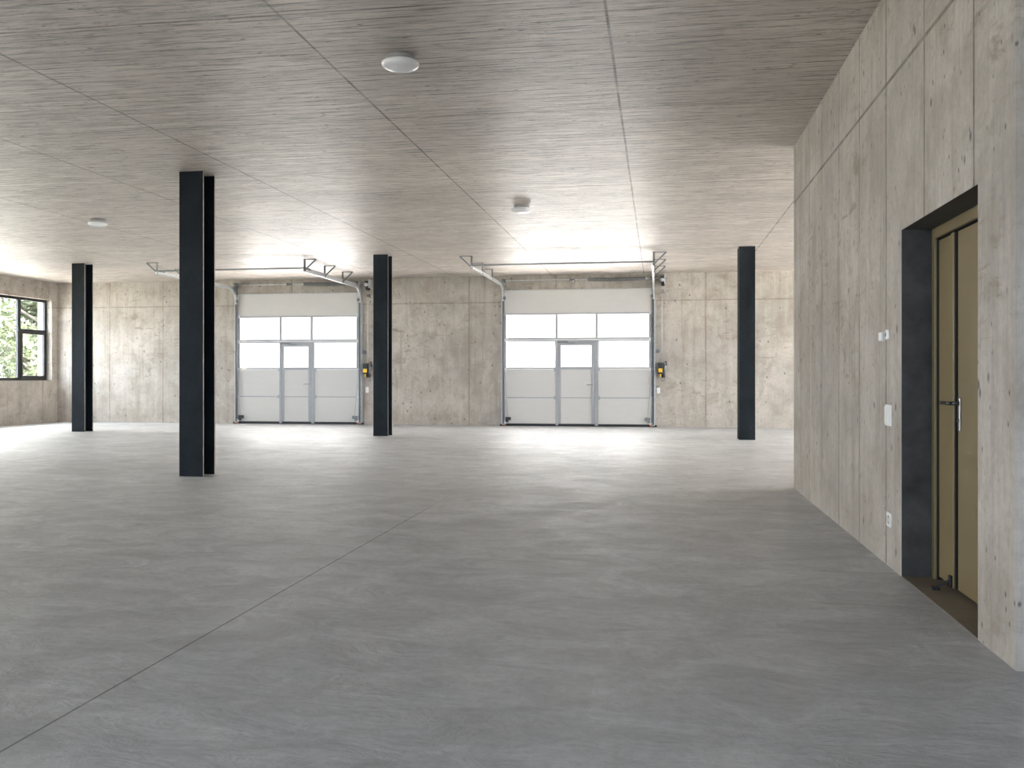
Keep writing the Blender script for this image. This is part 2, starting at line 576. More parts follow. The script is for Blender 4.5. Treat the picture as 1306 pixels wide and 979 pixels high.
# block with the door niche
N0, N1, NZ, ND = 4.86, 6.305, 2.268, 0.185
b = MB()
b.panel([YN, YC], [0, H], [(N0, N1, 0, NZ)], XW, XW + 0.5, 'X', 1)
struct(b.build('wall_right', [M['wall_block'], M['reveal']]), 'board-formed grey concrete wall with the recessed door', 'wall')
b = MB()
b.box(XW + 0.5, XE, YN, YN + 0.3, 0, H)
struct(b.build('wall_near', M['wall_block']), 'near end face of the concrete core beside the recessed door', 'wall')
b = MB()
b.box(XW + 0.5, XE, YC - 0.3, YC, 0, H)
struct(b.build('wall_far', M['wall_block']), 'far end face of the concrete core', 'wall')

FW = [(-14.0, -10.2, 0.9, 3.2), (-7.4, -3.6, 0.9, 3.2), (-0.8, 3.0, 0.9, 3.2)]
b = MB()
b.panel([XL - .45, XE + .45], [0, H], FW, YF - 0.4, YF, 'Y')
struct(b.build('wall_front', M['wall_back']), 'concrete wall with wide windows behind the viewpoint', 'wall')
EW = [(12.4, 16.9, 0.9, 3.6), (18.1, 23.0, 0.9, 3.6)]  # unseen openings, added to bring more light to the back of the hall
b = MB()
b.panel([YF, YB], [0, H], EW, XE, XE + 0.45, 'X')
struct(b.build('wall_side', M['wall_side']), 'concrete side wall beyond the core', 'wall')
b = MB()
b.panel([-90, 60], [-60, 110], [], -0.42, -0.32, 'Z')
struct(b.build('ground', M['ground']), 'pale paved yard outside', 'ground')


b = MB()
b.panel([-60, XL - 0.9], [10.3, 80], [], -0.32, -0.29, 'Z')
struct(b.build('path', M['gravel']), 'pale gravel court outside the black-framed window', 'path')  # unseen ground, added to keep the bounce brighter towards the back
b = MB()
b.panel([-60, XL - 0.9], [-30, 10.3], [], -0.32, -0.29, 'Z')
struct(b.build('lawn', M['lawn']), 'mown lawn along the side of the building', 'lawn')  # unseen grass, added to cut daylight bounced in from the left
b = MB()
b.panel([XL - 0.9, 40], [-40, YF - 0.9], [], -0.32, -0.29, 'Z')
struct(b.build('road', M['asphalt']), 'dark asphalt drive in front of the building', 'road')  # unseen dark surface, added to dim the front of the ceiling


# windows ---------------------------------------------------------------
def window_x(idx, y0, y1, z0, z1, xc, detailed, label, kind_in):
    """window in a wall of constant x; xc = inner face of the frame, kind_in = +1 when the room lies towards +x"""
    root = empty('window_%d' % idx, (xc, (y0 + y1) / 2, z0))
    struct(root, label, 'window')
    if idx > 1:
        root['group'] = 'windows along the side wall' if kind_in > 0 else 'windows beyond the core'
    o = Vector(root.location)
    fw, fd = 0.075, 0.07
    f = MB()

    def bx(m, ya, yb, za, zb, d0=0.0, d1=fd, bev=0.006):
        xs = sorted((-kind_in * d0, -kind_in * d1))
        m.box(xs[0], xs[1], ya - o.y, yb - o.y, za - o.z, zb - o.z, bev)
    ym = y1 - 1.13                      # mullion between fixed light and the narrow pair
    zt = z0 + (z1 - z0) * 0.605
    bx(f, y0, y1, z0, z0 + fw)
    bx(f, y0, y1, z1 - fw, z1)
    bx(f, y0, y0 + fw, z0 + fw, z1 - fw)
    bx(f, y1 - fw, y1, z0 + fw, z1 - fw)
    bx(f, ym - 0.06, ym + 0.06, z0 + fw, z1 - fw)
    bx(f, ym + 0.06, y1 - fw, zt - 0.04, zt + 0.04)
    yq = (y0 + ym) / 2
    f.build('window_frame', M['win_frame'], root)

    def pane(ya, yb, za, zb, par):
        p = MB()
        bx(p, ya, yb, za, zb, fd * 0.45, fd * 0.62, 0)
        return p.build('pane', M['glass'], par)
    pane(y0 + fw, ym - 0.06, z0 + fw, z1 - fw, root)
    pane(ym + 0.06, y1 - fw, zt + 0.04, z1 - fw, root)
    s = MB()                            # opening sash, lower light
    ya, yb, za, zb = ym + 0.045, y1 - fw + 0.015, z0 + fw - 0.012, zt - 0.03
    sw = 0.07
    bx(s, ya, yb, za, za + sw, -0.018, 0.05)
    bx(s, ya, yb, zb - sw, zb, -0.018, 0.05)
    bx(s, ya, ya + sw, za + sw, zb - sw, -0.018, 0.05)
    bx(s, yb - sw, yb, za + sw, zb - sw, -0.018, 0.05)
    so = s.build('sash', M['win_frame'], root)
    pane(ya + sw, yb - sw, za + sw, zb - sw, so)
    hnd = MB()
    yh, zh = ya + sw * 0.5, za + 0.36
    bx(hnd, yh - 0.013, yh + 0.013, zh - 0.035, zh + 0.035, -0.03, -0.018, 0.004)
    bx(hnd, yh - 0.010, yh + 0.010, zh - 0.012, zh + 0.012, -0.065, -0.03, 0.004)
    bx(hnd, yh - 0.010, yh + 0.010, zh - 0.125, zh + 0.012, -0.078, -0.06, 0.004)
    hnd.build('handle', M['win_frame'], so)
    return root


for i, w in enumerate(WIN):
    window_x(i + 1, *w, XL - 0.165, True,
             'black-framed window in the side wall by the back corner, trees behind' if i == 0 else 'black-framed window further along the side wall', 1)
for i, w in enumerate(EW):
    window_x(5 + i, *w, XE + 0.165, False, 'black-framed window in the wall beyond the core', -1)
for i, (xa, xb, za, zb) in enumerate(FW):
    root = empty('window_%d' % (7 + i), ((xa + xb) / 2, YF - 0.2, za))
    struct(root, 'wide black-framed window behind the viewpoint', 'window')
    root['group'] = 'windows behind the viewpoint'
    w2 = (xb - xa) / 2
    hh = zb - za
    f = MB()
    f.panel([-w2, w2], [0, hh], [(-w2 + .08, -0.04, .08, hh - .08), (0.04, w2 - .08, .08, hh - .08)], 0, 0.07, 'Y')
    f.build('window_frame', M['win_frame'], root)
    for s in (-1, 1):
        p = MB()
        p.box(*sorted((s * 0.04, s * (w2 - .08))), 0.03, 0.042, .08, hh - .08)
        p.build('pane', M['glass'], root)

# ------------------------------------------------------------------ recessed double door
b = MB()
b.box(XW + 0.004, XW + 0.5, N0, N1, 0.0, 0.004)
struct(b.build('floor_threshold', M['threshold']), 'brown screed strip on the floor of the door recess', 'floor')

door = empty('door_1', (XW + ND, (N0 + N1) / 2, 0))
struct(door, 'olive-gold steel double door recessed in the grey concrete wall', 'door')
oy = door.location.y
FWD = 0.065
y_in0, y_in1 = N0 + FWD - oy, N1 - FWD - oy
zt = NZ - 0.07
fr = MB()
fr.box(0, 0.10, N1 - FWD - oy, N1 - oy, 0.004, NZ, 0.004)
fr.box(0, 0.10, N0 - oy, N0 + FWD - oy, 0.004, NZ, 0.004)
fr.box(0, 0.10, N0 + FWD - oy, N1 - FWD - oy, zt, NZ, 0.004)
fr.build('door_frame', M['door'], door)
ysplit = 5.862 - oy
lf = MB()
lf.box(0.022, 0.075, ysplit + 0.012, y_in1 - 0.016, 0.026, zt - 0.014, 0.004)
lf.box(0.004, 0.024, ysplit + 0.012, ysplit + 0.062, 0.026, zt - 0.014, 0.004)     # meeting cover strip
leafA = lf.build('door_leaf', M['door'], door)
lf = MB()
lf.box(0.022, 0.075, y_in0 + 0.014, ysplit - 0.014, 0.026, zt - 0.014, 0.004)
leafB = lf.build('door_leaf', M['door'], door)
gap = MB()  # dark strips that stand in for the shade in the leaf gaps
gap.box(0.055, 0.06, y_in0, y_in1, 0.006, zt)
gap.box(0.014, 0.056, y_in1 - 0.004, y_in1 + 0.001, 0.006, zt)
gap.box(0.014, 0.056, y_in0, y_in1, zt - 0.004, zt + 0.001)
gap.box(0.013, 0.056, ysplit + 0.002, ysplit + 0.012, 0.028, zt - 0.016)
gap.build('seal', M['rubber'], door)
hp = MB()      # backplate
yh = ysplit - 0.055
hp.box(0.013, 0.023, yh - 0.017, yh + 0.017, 0.985, 1.185, 0.004)
plate = hp.build('backplate', M['steel'], leafB)
hd = MB()
hd.lathe([(0.0, 0.0), (0.012, 0.0), (0.0115, -0.045), (0.0, -0.045)], (0.016, yh, 1.150), 'X', 16)
pts = [(-0.03, yh, 1.150), (-0.040, yh + 0.004, 1.150), (-0.044, yh + 0.02, 1.150), (-0.044, yh + 0.14, 1.150)]
hd.tube(pts, 0.0105, 12)
hd.build('lever', M['dark_steel'], leafB)
kh = MB()
kh.lathe([(0, -0.006), (0.0085, -0.006), (0.0085, 0.004), (0, 0.004)], (0.012, yh, 1.045), 'X', 14)
kh.build('lock_cylinder', M['dark_steel'], leafB)
st = MB()      # foot-operated door holder at the bottom of the fixed leaf
ys = ysplit + 0.05
st.box(-0.012, 0.008, ys - 0.02, ys + 0.02, 0.03, 0.10, 0.005)
st.bar((-0.004, ys, 0.07), (-0.075, ys + 0.03, 0.016), 0.03, 0.014, (0, 0, 1))
st.box(-0.105, -0.058, ys + 0.005, ys + 0.055, 0.004, 0.022, 0.005)
st.build('foot_stop', M['rubber'], leafA)


# ------------------------------------------------------------------ steel columns
def column():
    root = empty('steel_column')
    w, d, t, wt = 0.335, 0.335, 0.025, 0.016
    for s in (-1, 1):
        f = MB()
        y0, y1 = sorted((s * d / 2, s * (d / 2 - t)))
        f.box(-w / 2 + .002, w / 2 - .002, y0, y1, 0, H)
        fl = f.build('flange', M['column'], root)
        for q in (-1, 1):
            e = MB()  # narrow paler face along each flange edge
            xa, xb = sorted((q * (w / 2 - .002), q * (w / 2 + 0.0005)))
            e.box(xa, xb, y0 + .002, y1 - .002, 0.0, H)
            tag(e.build('flange_edge', M['edge'], fl), 'worn paler edge of the steel flange')
    f = MB()
    f.box(-wt / 2, wt / 2, -d / 2 + t, d / 2 - t, 0, H)
    f.build('web', M['column'], root)
    return root


col0 = column()
spots = [(-6.055, 11.33, 'large dark steel H-column nearest to us, standing alone on the open floor'),
         (-6.055, 19.60, 'dark steel H-column standing between the two white sectional doors'),
         (-13.61, 19.95, 'dark steel H-column standing beside the black-framed window'),
         (1.805, 19.60, 'dark steel H-column standing behind the corner of the grey concrete wall')]
for i, (x, y, lab) in enumerate(spots):
    o = col0 if i == 0 else copy_tree(col0)
    o.location = (x, y, 0)
    tag(o, lab, 'column', 'steel H-section columns', 'thing')


# ------------------------------------------------------------------ ceiling lights
def ceiling_light():
    root = empty('ceiling_light')
    m = MB()
    m.lathe([(0, 0), (0.115, 0), (0.12, -0.006), (0.12, -0.050), (0.0, -0.050)], seg=48)
    m.build('base', M['lamp_base'], root)
    m = MB()
    m.lathe([(0.0, -0.046), (0.12, -0.046), (0.150, -0.050), (0.160, -0.062), (0.1585, -0.074), (0.150, -0.088), (0.130, -0.101), (0.10, -0.111), (0.06, -0.118), (0.03, -0.120), (0, -0.1205)], seg=64)
    m.build('diffuser', M['opal'], root)
    return root


cl = ceiling_light()
for i, (x, y, lab) in enumerate([(-2.142, 7.43, 'round white ceiling light nearest to us, largest of the three'),
                                 (-2.127, 14.2, 'round white ceiling light further in, in front of the wider sectional door'),
                                 (-9.52, 14.37, 'round white ceiling light on the window side of the nearest column')]):
    o = cl if i == 0 else copy_tree(cl)
    o.location = (x, y, H)
    tag(o, lab, 'ceiling light', 'round opal ceiling lights')


# ------------------------------------------------------------------ sectional doors
def sectional_door(d, label):
    x0, x1 = d['x0'], d['x1']
    cx = (x0 + x1) / 2
    root = empty('sectional_door', (cx, 24.0, 0))
    tag(root, label, 'garage door', 'sectional doors in the back wall', 'thing')
    P0, P1 = x0 + 0.045 - cx, x1 - 0.045 - cx       # edges of the door blade
    cols = [(a - cx, c - cx) for a, c in d['cols']]
    wl0, wl1, wr0, wr1 = [v - cx for v in d['wick']]
    T = 0.042
    # top solid section
    m = MB(); m.box(P0, P1, 0, T, 2.985, 3.605, 0.006); m.build('top_section', M['panel'], root)
    m = MB(); m.box(P0, P1, -0.006, T, 3.590, 3.612, 0.003)
    m.build('top_rail', M['alu'], root)
    # glazed sections
    m = MB(); m.panel([P0, P1], [2.285, 2.985], [(a + .004, c - .004, 2.332, 2.945) for a, c in cols], -0.004, T, 'Y')
    g = m.build('glazed_section', M['alu_rail'], root)
    for a, c in cols:
        p = MB(); p.box(a, c, 0.014, 0.024, 2.332, 2.945); p.build('window_pane', M['acrylic'], g)
    m = MB(); m.panel([P0, P1], [1.512, 2.28], [(cols[0][0], wl0 - .004, 1.552, 2.238), (wr1 + .004, cols[2][1], 1.552, 2.238), (wl0 + .004, wr1 - .004, 1.512, 2.262)], -0.004, T, 'Y')
    g = m.build('glazed_section', M['alu_rail'], root)
    for a, c in ((cols[0][0], wl0 - .004), (wr1 + .004, cols[2][1])):
        p = MB(); p.box(a, c, 0.014, 0.024, 1.552, 2.238); p.build('window_pane', M['acrylic'], g)
    # solid sections either side of the wicket door
    for za, zb in ((0.765, 1.508), (0.064, 0.738)):
        m = MB()
        m.box(P0 + .035, wl0 - 0.003, 0, T, za, zb, 0.003)
        s = m.build('solid_section', M['panel'], root)
        e = MB()
        e.box(P0, P0 + .035, -0.006, T, za, zb, 0.003)
        tag(e.build('end_cap', M['alu'], s), 'bright galvanised end cap')
        m = MB()
        m.box(wr1 + 0.003, P1 - .035, 0, T, za, zb, 0.003)
        s = m.build('solid_section', M['panel'], root)
        e = MB()
        e.box(P1 - .035, P1, -0.006, T, za, zb, 0.003)
        tag(e.build('end_cap', M['alu'], s), 'bright galvanised end cap')
    for xa, xb in ((P0, wl0 - .003), (wr1 + .003, P1)):
        m = MB()
        m.box(xa, xb, 0.004, T, 0.738, 0.765)
        m.build('section_joint', M['alu_dark'], root)
    m = MB(); m.box(P0, P1, -0.012, T + .01, 0.0, 0.064, 0.004); m.build('bottom_seal', M['rubber'], root)
    # wicket door: frame posts, leaf with pane and two fields
    m = MB()
    m.box(wl0, (wl0 + wl1) / 2, -0.014, T, 0.02, 2.262, 0.003)
    m.box((wr0 + wr1) / 2, wr1, -0.014, T, 0.02, 2.262, 0.003)
    m.box((wl0 + wl1) / 2, (wr0 + wr1) / 2, -0.014, T, 2.205, 2.262, 0.003)
    ws0, ws1 = (wl0 + wl1) / 2, (wr0 + wr1) / 2
    m.box(ws0 - 0.01, ws0 + 0.03, T - .002, T + 0.012, 0.02, 2.262)       # rebate stops
    m.box(ws1 - 0.03, ws1 + 0.01, T - .002, T + 0.012, 0.02, 2.262)
    m.box(ws0, ws1, T - .002, T + 0.012, 2.18, 2.262)
    m.box(wl0 - 0.02, wl0 + 0.02, T - .002, T + 0.010, 0.02, 2.262)
    m.box(wr1 - 0.02, wr1 + 0.02, T - .002, T + 0.010, 0.02, 2.262)
    m.build('wicket_frame', M['alu_rail'], root)
    L0, L1 = (wl0 + wl1) / 2 + .004, (wr0 + wr1) / 2 - .004
    m = MB()
    m.panel([L0, L1], [0.03, 2.20], [(wl1, wr0, 1.562, 2.135), (wl1, wr0, 0.765, 1.495), (wl1, wr0, 0.075, 0.738)], -0.010, T - .004, 'Y')
    leaf = m.build('wicket_door', M['alu_rail'], root)
    p = MB(); p.box(wl1, wr0, 0.014, 0.024, 1.562, 2.135); p.build('window_pane', M['acrylic'], leaf)
    for za, zb in ((0.765, 1.495), (0.075, 0.738)):
        p = MB(); p.box(wl1, wr0, 0.0, T - .006, za, zb); p.build('field', M['panel'], leaf)
    h = MB()
    hx = (L1 + wr0) / 2
    h.box(hx - 0.018, hx + 0.018, -0.020, -0.009, 0.92, 1.16, 0.004)
    h.cyl((hx, -0.012, 1.10), (hx, -0.062, 1.10), 0.011, 12)
    h.tube([(hx, -0.058, 1.10), (hx - 0.02, -0.066, 1.103), (hx - 0.14, -0.066, 1.103), (hx - 0.155, -0.055, 1.09)], 0.011, 10)
    h.build('handle', M['steel'], leaf)
    h = MB()      # door closer along the head of the wicket
    h.box(wl0 + 0.05, wl0 + 0.33, -0.060, -0.014, 2.205, 2.255, 0.006)
    h.bar((wl0 + 0.30, -0.045, 2.20), (wl0 + 0.52, -0.05, 2.19), 0.02, 0.012)
    h.build('door_closer', M['grey_plastic'], leaf)
    # hinges / roller carriers at the section joints
    for z in (0.752, 1.50, 2.283, 2.985, 3.50):
        for s, xe in ((1, P0), (-1, P1)):
            k = MB()
            k.box(*sorted((xe + s * 0.005, xe + s * 0.060)), -0.022, -0.004, z - 0.05, z + 0.045, 0.003)
            k.cyl((xe + s * 0.05, -0.03, z + 0.01), (xe - s * 0.035, -0.03, z + 0.01), 0.008, 10)
            k.cyl((xe - s * 0.02, -0.03, z + 0.01), (xe - s * 0.040, -0.03, z + 0.01), 0.022, 14)
            k.build('roller_hinge', M['zinc'], root)
    for xm in (wl0 - 0.02, wr1 + 0.02):
        for z in (0.752, 1.50):
            k = MB(); k.box(xm - .03, xm + .03, -0.020, -0.003, z - 0.045, z + 0.045, 0.003)
            k.build('hinge', M['alu_dark'], root)
    # bottom brackets with cable safety catch, lift cables
    for s, xe in ((1, P0), (-1, P1)):
        k = MB()
        k.box(*sorted((xe + s * 0.035, xe + s * 0.175)), -0.055, -0.004, 0.150, 0.235, 0.006)
        k.box(*sorted((xe + s * 0.035, xe + s * 0.110)), -0.045, -0.004, 0.095, 0.150, 0.006)
        br = k.build('bottom_bracket', M['black'] if s > 0 else M['grey_plastic'], root)
        k = MB()
        k.cyl((xe + s * 0.015, -0.05, 0.075), (xe + s * 0.015, -0.02, 0.075), 0.042, 18)
        k.build('cable_pulley', M['zinc'], br)
        k = MB()
        k.box(xe + s * 0.015 - .022, xe + s * 0.015 + .022, -0.060, -0.050, 0.012, 0.06, 0.003)
        k.build('end_clip', M['orange'], br)
        k = MB()
        k.tube([(xe + s * 0.10, -0.05, 0.24), (xe + s * 0.055, -0.05, 0.75), (xe + s * 0.010, -0.05, 1.45), (xe + s * 0.0, -0.06, 3.40)], 0.004, 6)
        k.build('lift_cable', M['zinc_dark'], root)
    return root


sectional_door(DOORS[0], 'narrower white sectional door with glazed rows, nearer the black-framed window')
sectional_door(DOORS[1], 'wider white sectional door with glazed rows, nearer the grey concrete wall')


# ------------------------------------------------------------------ tracks, springs and hangers
def track_frame(d, ztr, spring_x, coup_x, label):
    xl, xr = d['x0'] - 0.012, d['x1'] + 0.03
    root = empty('track_frame', ((xl + xr) / 2, YB, 0))
    tag(root, label, 'door track', 'overhead door tracks', 'thing')
    ox, oyy = root.location.x, root.location.y
    r = 0.40
    yv, yend = 23.975 - oyy, 19.86 - oyy
    path = [(yv, 0.03), (yv, ztr - r)]
    for k in range(1, 13):
        a = (PI / 2) * k / 12
        path.append((yv - r + r * math.cos(a), ztr - r + r * math.sin(a)))
    path.append((yend, ztr))
    for s, xt in ((1, xl), (-1, xr)):
        x = xt - ox
        m = MB()          # C-profile, open towards the door blade
        t = 0.005
        w, hgt = 0.045, 0.032
        prof = [(x - s * 0.0, -hgt), (x + s * w, -hgt), (x + s * w, -hgt + t), (x + s * t, -hgt + t), (x + s * t, hgt - t),
                (x + s * w, hgt - t), (x + s * w, hgt), (x, hgt)]
        m.sweep(path, prof)
        tr = m.build('track', M['zinc'], root)
        m = MB()          # wall angle and reinforcing angle
        m.box(*sorted((x - s * 0.035, x + s * 0.004)), yv + 0.02, yv + 0.074, 0.0, ztr - r, 0.002)
        m.build('wall_angle', M['zinc_mid'], tr)
        m = MB()  # dark grey strip along the front lip of the track
        m.box(*sorted((x + s * 0.010, x + s * 0.046)), yv - 0.037, yv - 0.0325, 0.05, ztr - r - 0.02)
        m.build('side_seal', M['seal_grey'], tr)
        m = MB()
        m.box(*sorted((x - s * 0.012, x + s * 0.004)), yend, yend + 0.42, ztr + 0.028, ztr + 0.075, 0.002)
        m.build('end_angle', M['zinc_dark'], tr)
        m = MB()
        m.box(*sorted((x - s * 0.004, x - s * 0.010)), yend, yv - r, ztr + 0.006, ztr + 0.066)
        m.build('stiffener', M['zinc'], tr)
        # hangers from the ceiling
        for yy in (19.95, 21.22, 22.50):
            y = yy - oyy
            h = MB()
            h.box(*sorted((x + s * 0.02, x - s * 0.275)), y - 0.022, y + 0.022, H - 0.014, H)
            h.bar((x - s * 0.006, y, H - 0.012), (x - s * 0.006, y, ztr - 0.01), 0.034, 0.006, (0, 1, 0))
            h.box(x - 0.020, x + 0.020, y - 0.018, y - 0.010, ztr - 0.035, H - 0.01)
            h.bar((x - s * 0.262, y, H - 0.014), (x - s * 0.012, y, ztr + 0.012), 0.030, 0.030, (0, 1, 0))
            h.cyl((x - s * 0.012, y - 0.028, ztr + 0.01), (x - s * 0.012, y + 0.02, ztr + 0.01), 0.016, 10)
            h.build('hanger', M['zinc_dark'], root)
        # cable drum and end bearing plate at the shaft
        zs, ysft = 3.848, 23.88 - oyy
        m = MB()
        m.lathe([(0.0, -0.035), (0.060, -0.035), (0.060, -0.028), (0.045, -0.022), (0.045, 0.02), (0.062, 0.028), (0.062, 0.035), (0, 0.035)], (x + s * 0.075, ysft, zs), 'X', 24)
        m.build('cable_drum', M['zinc_dark'], root)
        m = MB()
        m.box(*sorted((x + s * 0.015, x + s * 0.022)), ysft - 0.055, yv + 0.074, zs - 0.26, zs + 0.07)
        m.box(*sorted((x + s * 0.008, x + s * 0.034)), ysft - 0.035, ysft + 0.035, zs - 0.035, zs + 0.035, 0.006)
        m.build('bearing_plate', M['zinc_dark'] if s > 0 else M['zinc'], root)
        m = MB()
        m.box(*sorted((x + s * 0.03, x + s * 0.10)), yv - 0.06, yv - 0.02, ztr - r + 0.02, ztr - r + 0.10, 0.004)
        m.build('top_roller_bracket', M['zinc_dark'], root)
        m = MB()          # foot plate
        m.box(*sorted((x - s * 0.06, x + s * 0.05)), yv - 0.03, yv + 0.07, 0.0, 0.05, 0.006)
        m.build('foot', M['black'], root)
    # cross bar between the track ends
    m = MB()
    m.bar((xl - ox - 0.0, yend + 0.03, ztr + 0.045), (xr - ox + 0.0, yend + 0.03, ztr + 0.045), 0.04, 0.035, (0, 0, 1))
    m.build('cross_bar', M['zinc_dark'], root)
    m = MB()
    m.cyl((xl - ox - 0.02, ysft, zs), (xr - ox + 0.10, ysft, zs), 0.0135, 14)
    m.build('shaft', M['zinc'], root)
    # torsion spring: coil plus end cones
    xa, xb = spring_x[0] - ox, spring_x[1] - ox
    turns = 58
    m = MB()
    pts = []
    n = turns * 10
    for i in range(n + 1):
        u = i / n
        a = 2 * PI * turns * u
        sag = -0.016 * math.sin(PI * u)
        pts.append((xa + (xb - xa) * u, ysft + 0.040 * math.cos(a), zs + sag + 0.040 * math.sin(a)))
    m.tube(pts, 0.0100, 5)
    sp = m.build('torsion_spring', M['zinc_dark'], root)
    for xe, s in ((xa, 1), (xb, -1)):
        m = MB()
        m.lathe([(0, -0.05 * s), (0.026, -0.05 * s), (0.034, -0.01 * s), (0.037, 0.03 * s), (0, 0.03 * s)], (xe, ysft, zs), 'X', 18)
        tag(m.build('spring_cone', M['zinc'], sp), 'bright cast cone at the end of the spring')
    # centre coupling
    m = MB()
    xc = coup_x - ox
    for dx in (-0.09, -0.02, 0.03):
        m.cyl((xc + dx, ysft, zs), (xc + dx + 0.022, ysft, zs), 0.042, 20)
    m.box(xc - 0.09, xc + 0.05, ysft - 0.02, ysft + 0.02, zs - 0.02, zs + 0.02, 0.004)
    m.build('shaft_coupling', M['zinc_dark'], root)
    m = MB()
    m.box(xc - 0.025, xc + 0.025, ysft - 0.01, YB - oyy, zs - 0.05, zs + 0.05, 0.003)
    m.build('centre_bearing', M['zinc'], root)
    return root


track_frame(DOORS[0], 3.745, (-9.63, -8.22), -10.03, 'galvanised overhead tracks, spring and hangers above the narrower sectional door')
track_frame(DOORS[1], 3.735, (-1.83, -0.33), -2.22, 'galvanised overhead tracks, spring and hangers above the wider sectional door')


# ------------------------------------------------------------------ chain operators
def operator():
    root = empty('door_operator')
    Y = -0.0
    m = MB()       # gearbox on the shaft end
    m.box(0.015, 0.105, -0.23, -0.02, 3.735, 3.905, 0.012)
    m.box(0.030, 0.115, -0.20, -0.03, 3.655, 3.735, 0.010)
    gb = m.build('gearbox', M['black'], root)
    m = MB()
    m.box(0.105, 0.135, -0.20, 0.0, 3.72, 3.95, 0.006)
    m.build('mounting_plate', M['zinc'], gb)
    m = MB()
    m.lathe([(0, -0.012), (0.05, -0.012), (0.05, 0.012), (0, 0.012)], (0.060, -0.242, 3.80), 'Y', 22)
    m.build('sprocket', M['zinc'], gb)
    m = MB()
    m.panel([0.035, 0.105], [3.475, 3.550], [(0.052, 0.088, 3.492, 3.533)], -0.12, 0.0, 'Y')
    m.build('chain_guide', M['zinc_dark'], root)
    for x in (0.045, 0.062):
        m = MB()
        m.tube([(x, -0.09, 3.66), (x, -0.09, 1.70)], 0.0055, 8)
        m.build('chain', M['zinc'], root)
    m = MB()       # control unit at reach height
    m.box(-0.062, 0.075, -0.17, 0.0, 1.375, 1.665, 0.010)
    cb = m.build('control_box', M['black'], root)
    m = MB(); m.box(-0.040, 0.062, -0.200, -0.168, 1.420, 1.520, 0.006); m.build('release_plate', M['yellow'], cb)
    m = MB(); m.box(0.00, 0.030, -0.190, -0.15, 1.300, 1.380, 0.006); m.build('pull_toggle', M['yellow'], cb)
    m = MB()
    m.cyl((0.115, -0.11, 1.36), (0.115, -0.11, 1.68), 0.036, 20)
    m.build('motor', M['zinc_dark'], cb)
    m = MB()
    m.lathe([(0, -0.07), (0.055, -0.07), (0.055, 0.0), (0, 0.0)], (0.085, -0.08, 1.33), 'Y', 22)
    m.build('gear_wheel', M['black'], cb)
    m = MB()
    m.cyl((0.150, -0.10, 1.60), (0.150, -0.10, 1.71), 0.026, 16)
    m.build('capacitor', M['black'], cb)
    m = MB()
    m.tube([(0.11, -0.06, 1.30), (0.115, -0.05, 1.24), (0.10, -0.03, 1.20), (0.085, -0.01, 1.19)], 0.007, 8)
    m.build('cable', M['grey_plastic'], cb)
    m = MB()
    m.lathe([(0, -0.06), (0.050, -0.06), (0.058, -0.03), (0.058, 0.0), (0, 0.0)], (-0.055, -0.005, 1.975), 'Y', 24)
    m.build('cord_reel', M['grey_plastic'], root)
    return root


op = operator()
for i, (x, lab) in enumerate([(0.035, 'black chain operator with yellow plate beside the wider sectional door'),
                              (-7.885, 'black chain operator with yellow plate between the narrower sectional door and a column')]):
    o = op if i == 0 else copy_tree(op)
    o.location = (x, YB, 0)
    tag(o, lab, 'door operator', 'chain operators of the sectional doors', 'thing')


# ------------------------------------------------------------------ switches and sockets
def plate(name, w, h, axis):
    """plate in local x-z, facing -y; rotated to face -x when axis is 'X'"""
    root = empty(name)
    m = MB(); m.box(-w / 2, w / 2, -0.010, 0.0, -h / 2, h / 2, 0.003)
    m.build('cover_plate', M['white'], root)
    if axis == 'X':
        root.rotation_euler = (0, 0, -PI / 2)
    return root


for x, lab in ((-0.005, 'white wall switch under the chain operator of the wider sectional door'),
               (-7.875, 'white wall switch under the chain operator beside the narrower sectional door')):
    s = plate('wall_switch', 0.085, 0.155, 'Y')
    s.location = (x, YB, 0.945)
    for z in (-0.037, 0.037):
        m = MB(); m.box(-0.030, 0.030, -0.016, -0.009, z - 0.030, z + 0.030, 0.003); m.build('rocker', M['white'], s)
    tag(s, lab, 'switch', 'white switches on the back wall')

s = plate('wall_switch', 0.155, 0.145, 'X')
s.location = (XW, 6.632, 1.043)
tag(s, 'large white two-gang switch on the grey concrete wall, midway up beside the recessed door', 'switch')
for x in (-0.036, 0.036):
    m = MB(); m.box(x - 0.033, x + 0.033, -0.017, -0.009, -0.062, 0.062, 0.004); m.build('rocker', M['white'], s)
s = plate('wall_socket', 0.115, 0.098, 'X')
s.location = (XW, 6.612, 0.327)
tag(s, 'white power socket low on the grey concrete wall beside the recessed door', 'socket')
m = MB(); m.lathe([(0.030, -0.010), (0.030, -0.013), (0.022, -0.013), (0.020, -0.0085), (0.0, -0.0085)], axis='Y', seg=28); m.build('socket_ring', M['lamp_base'], s)
s = plate('sensor_box', 0.075, 0.068, 'X')
s.location = (XW + 0.004, 6.785, 1.592)
m = MB(); m.box(-0.035, 0.035, -0.034, -0.009, -0.031, 0.031, 0.006); m.build('housing', M['white'], s)
tag(s, 'small plain white box sensor high on the grey concrete wall, farther from the recessed door', 'sensor')
s = empty('push_button')
m = MB()
m.box(-0.034, 0.034, -0.020, 0.0, -0.035, 0.035, 0.014, 4)
m.build('housing', M['white'], s)
m = MB(); m.lathe([(0.016, -0.020), (0.016, -0.026), (0.0, -0.027)], axis='Y', seg=24); tag(m.build('button', M['lamp_base'], s), 'grey round button')
s.rotation_euler = (0, 0, -PI / 2)
s.location = (XW + 0.004, 6.660, 1.600)
tag(s, 'small rounded white push button high on the grey concrete wall, next to the recessed door', 'button')


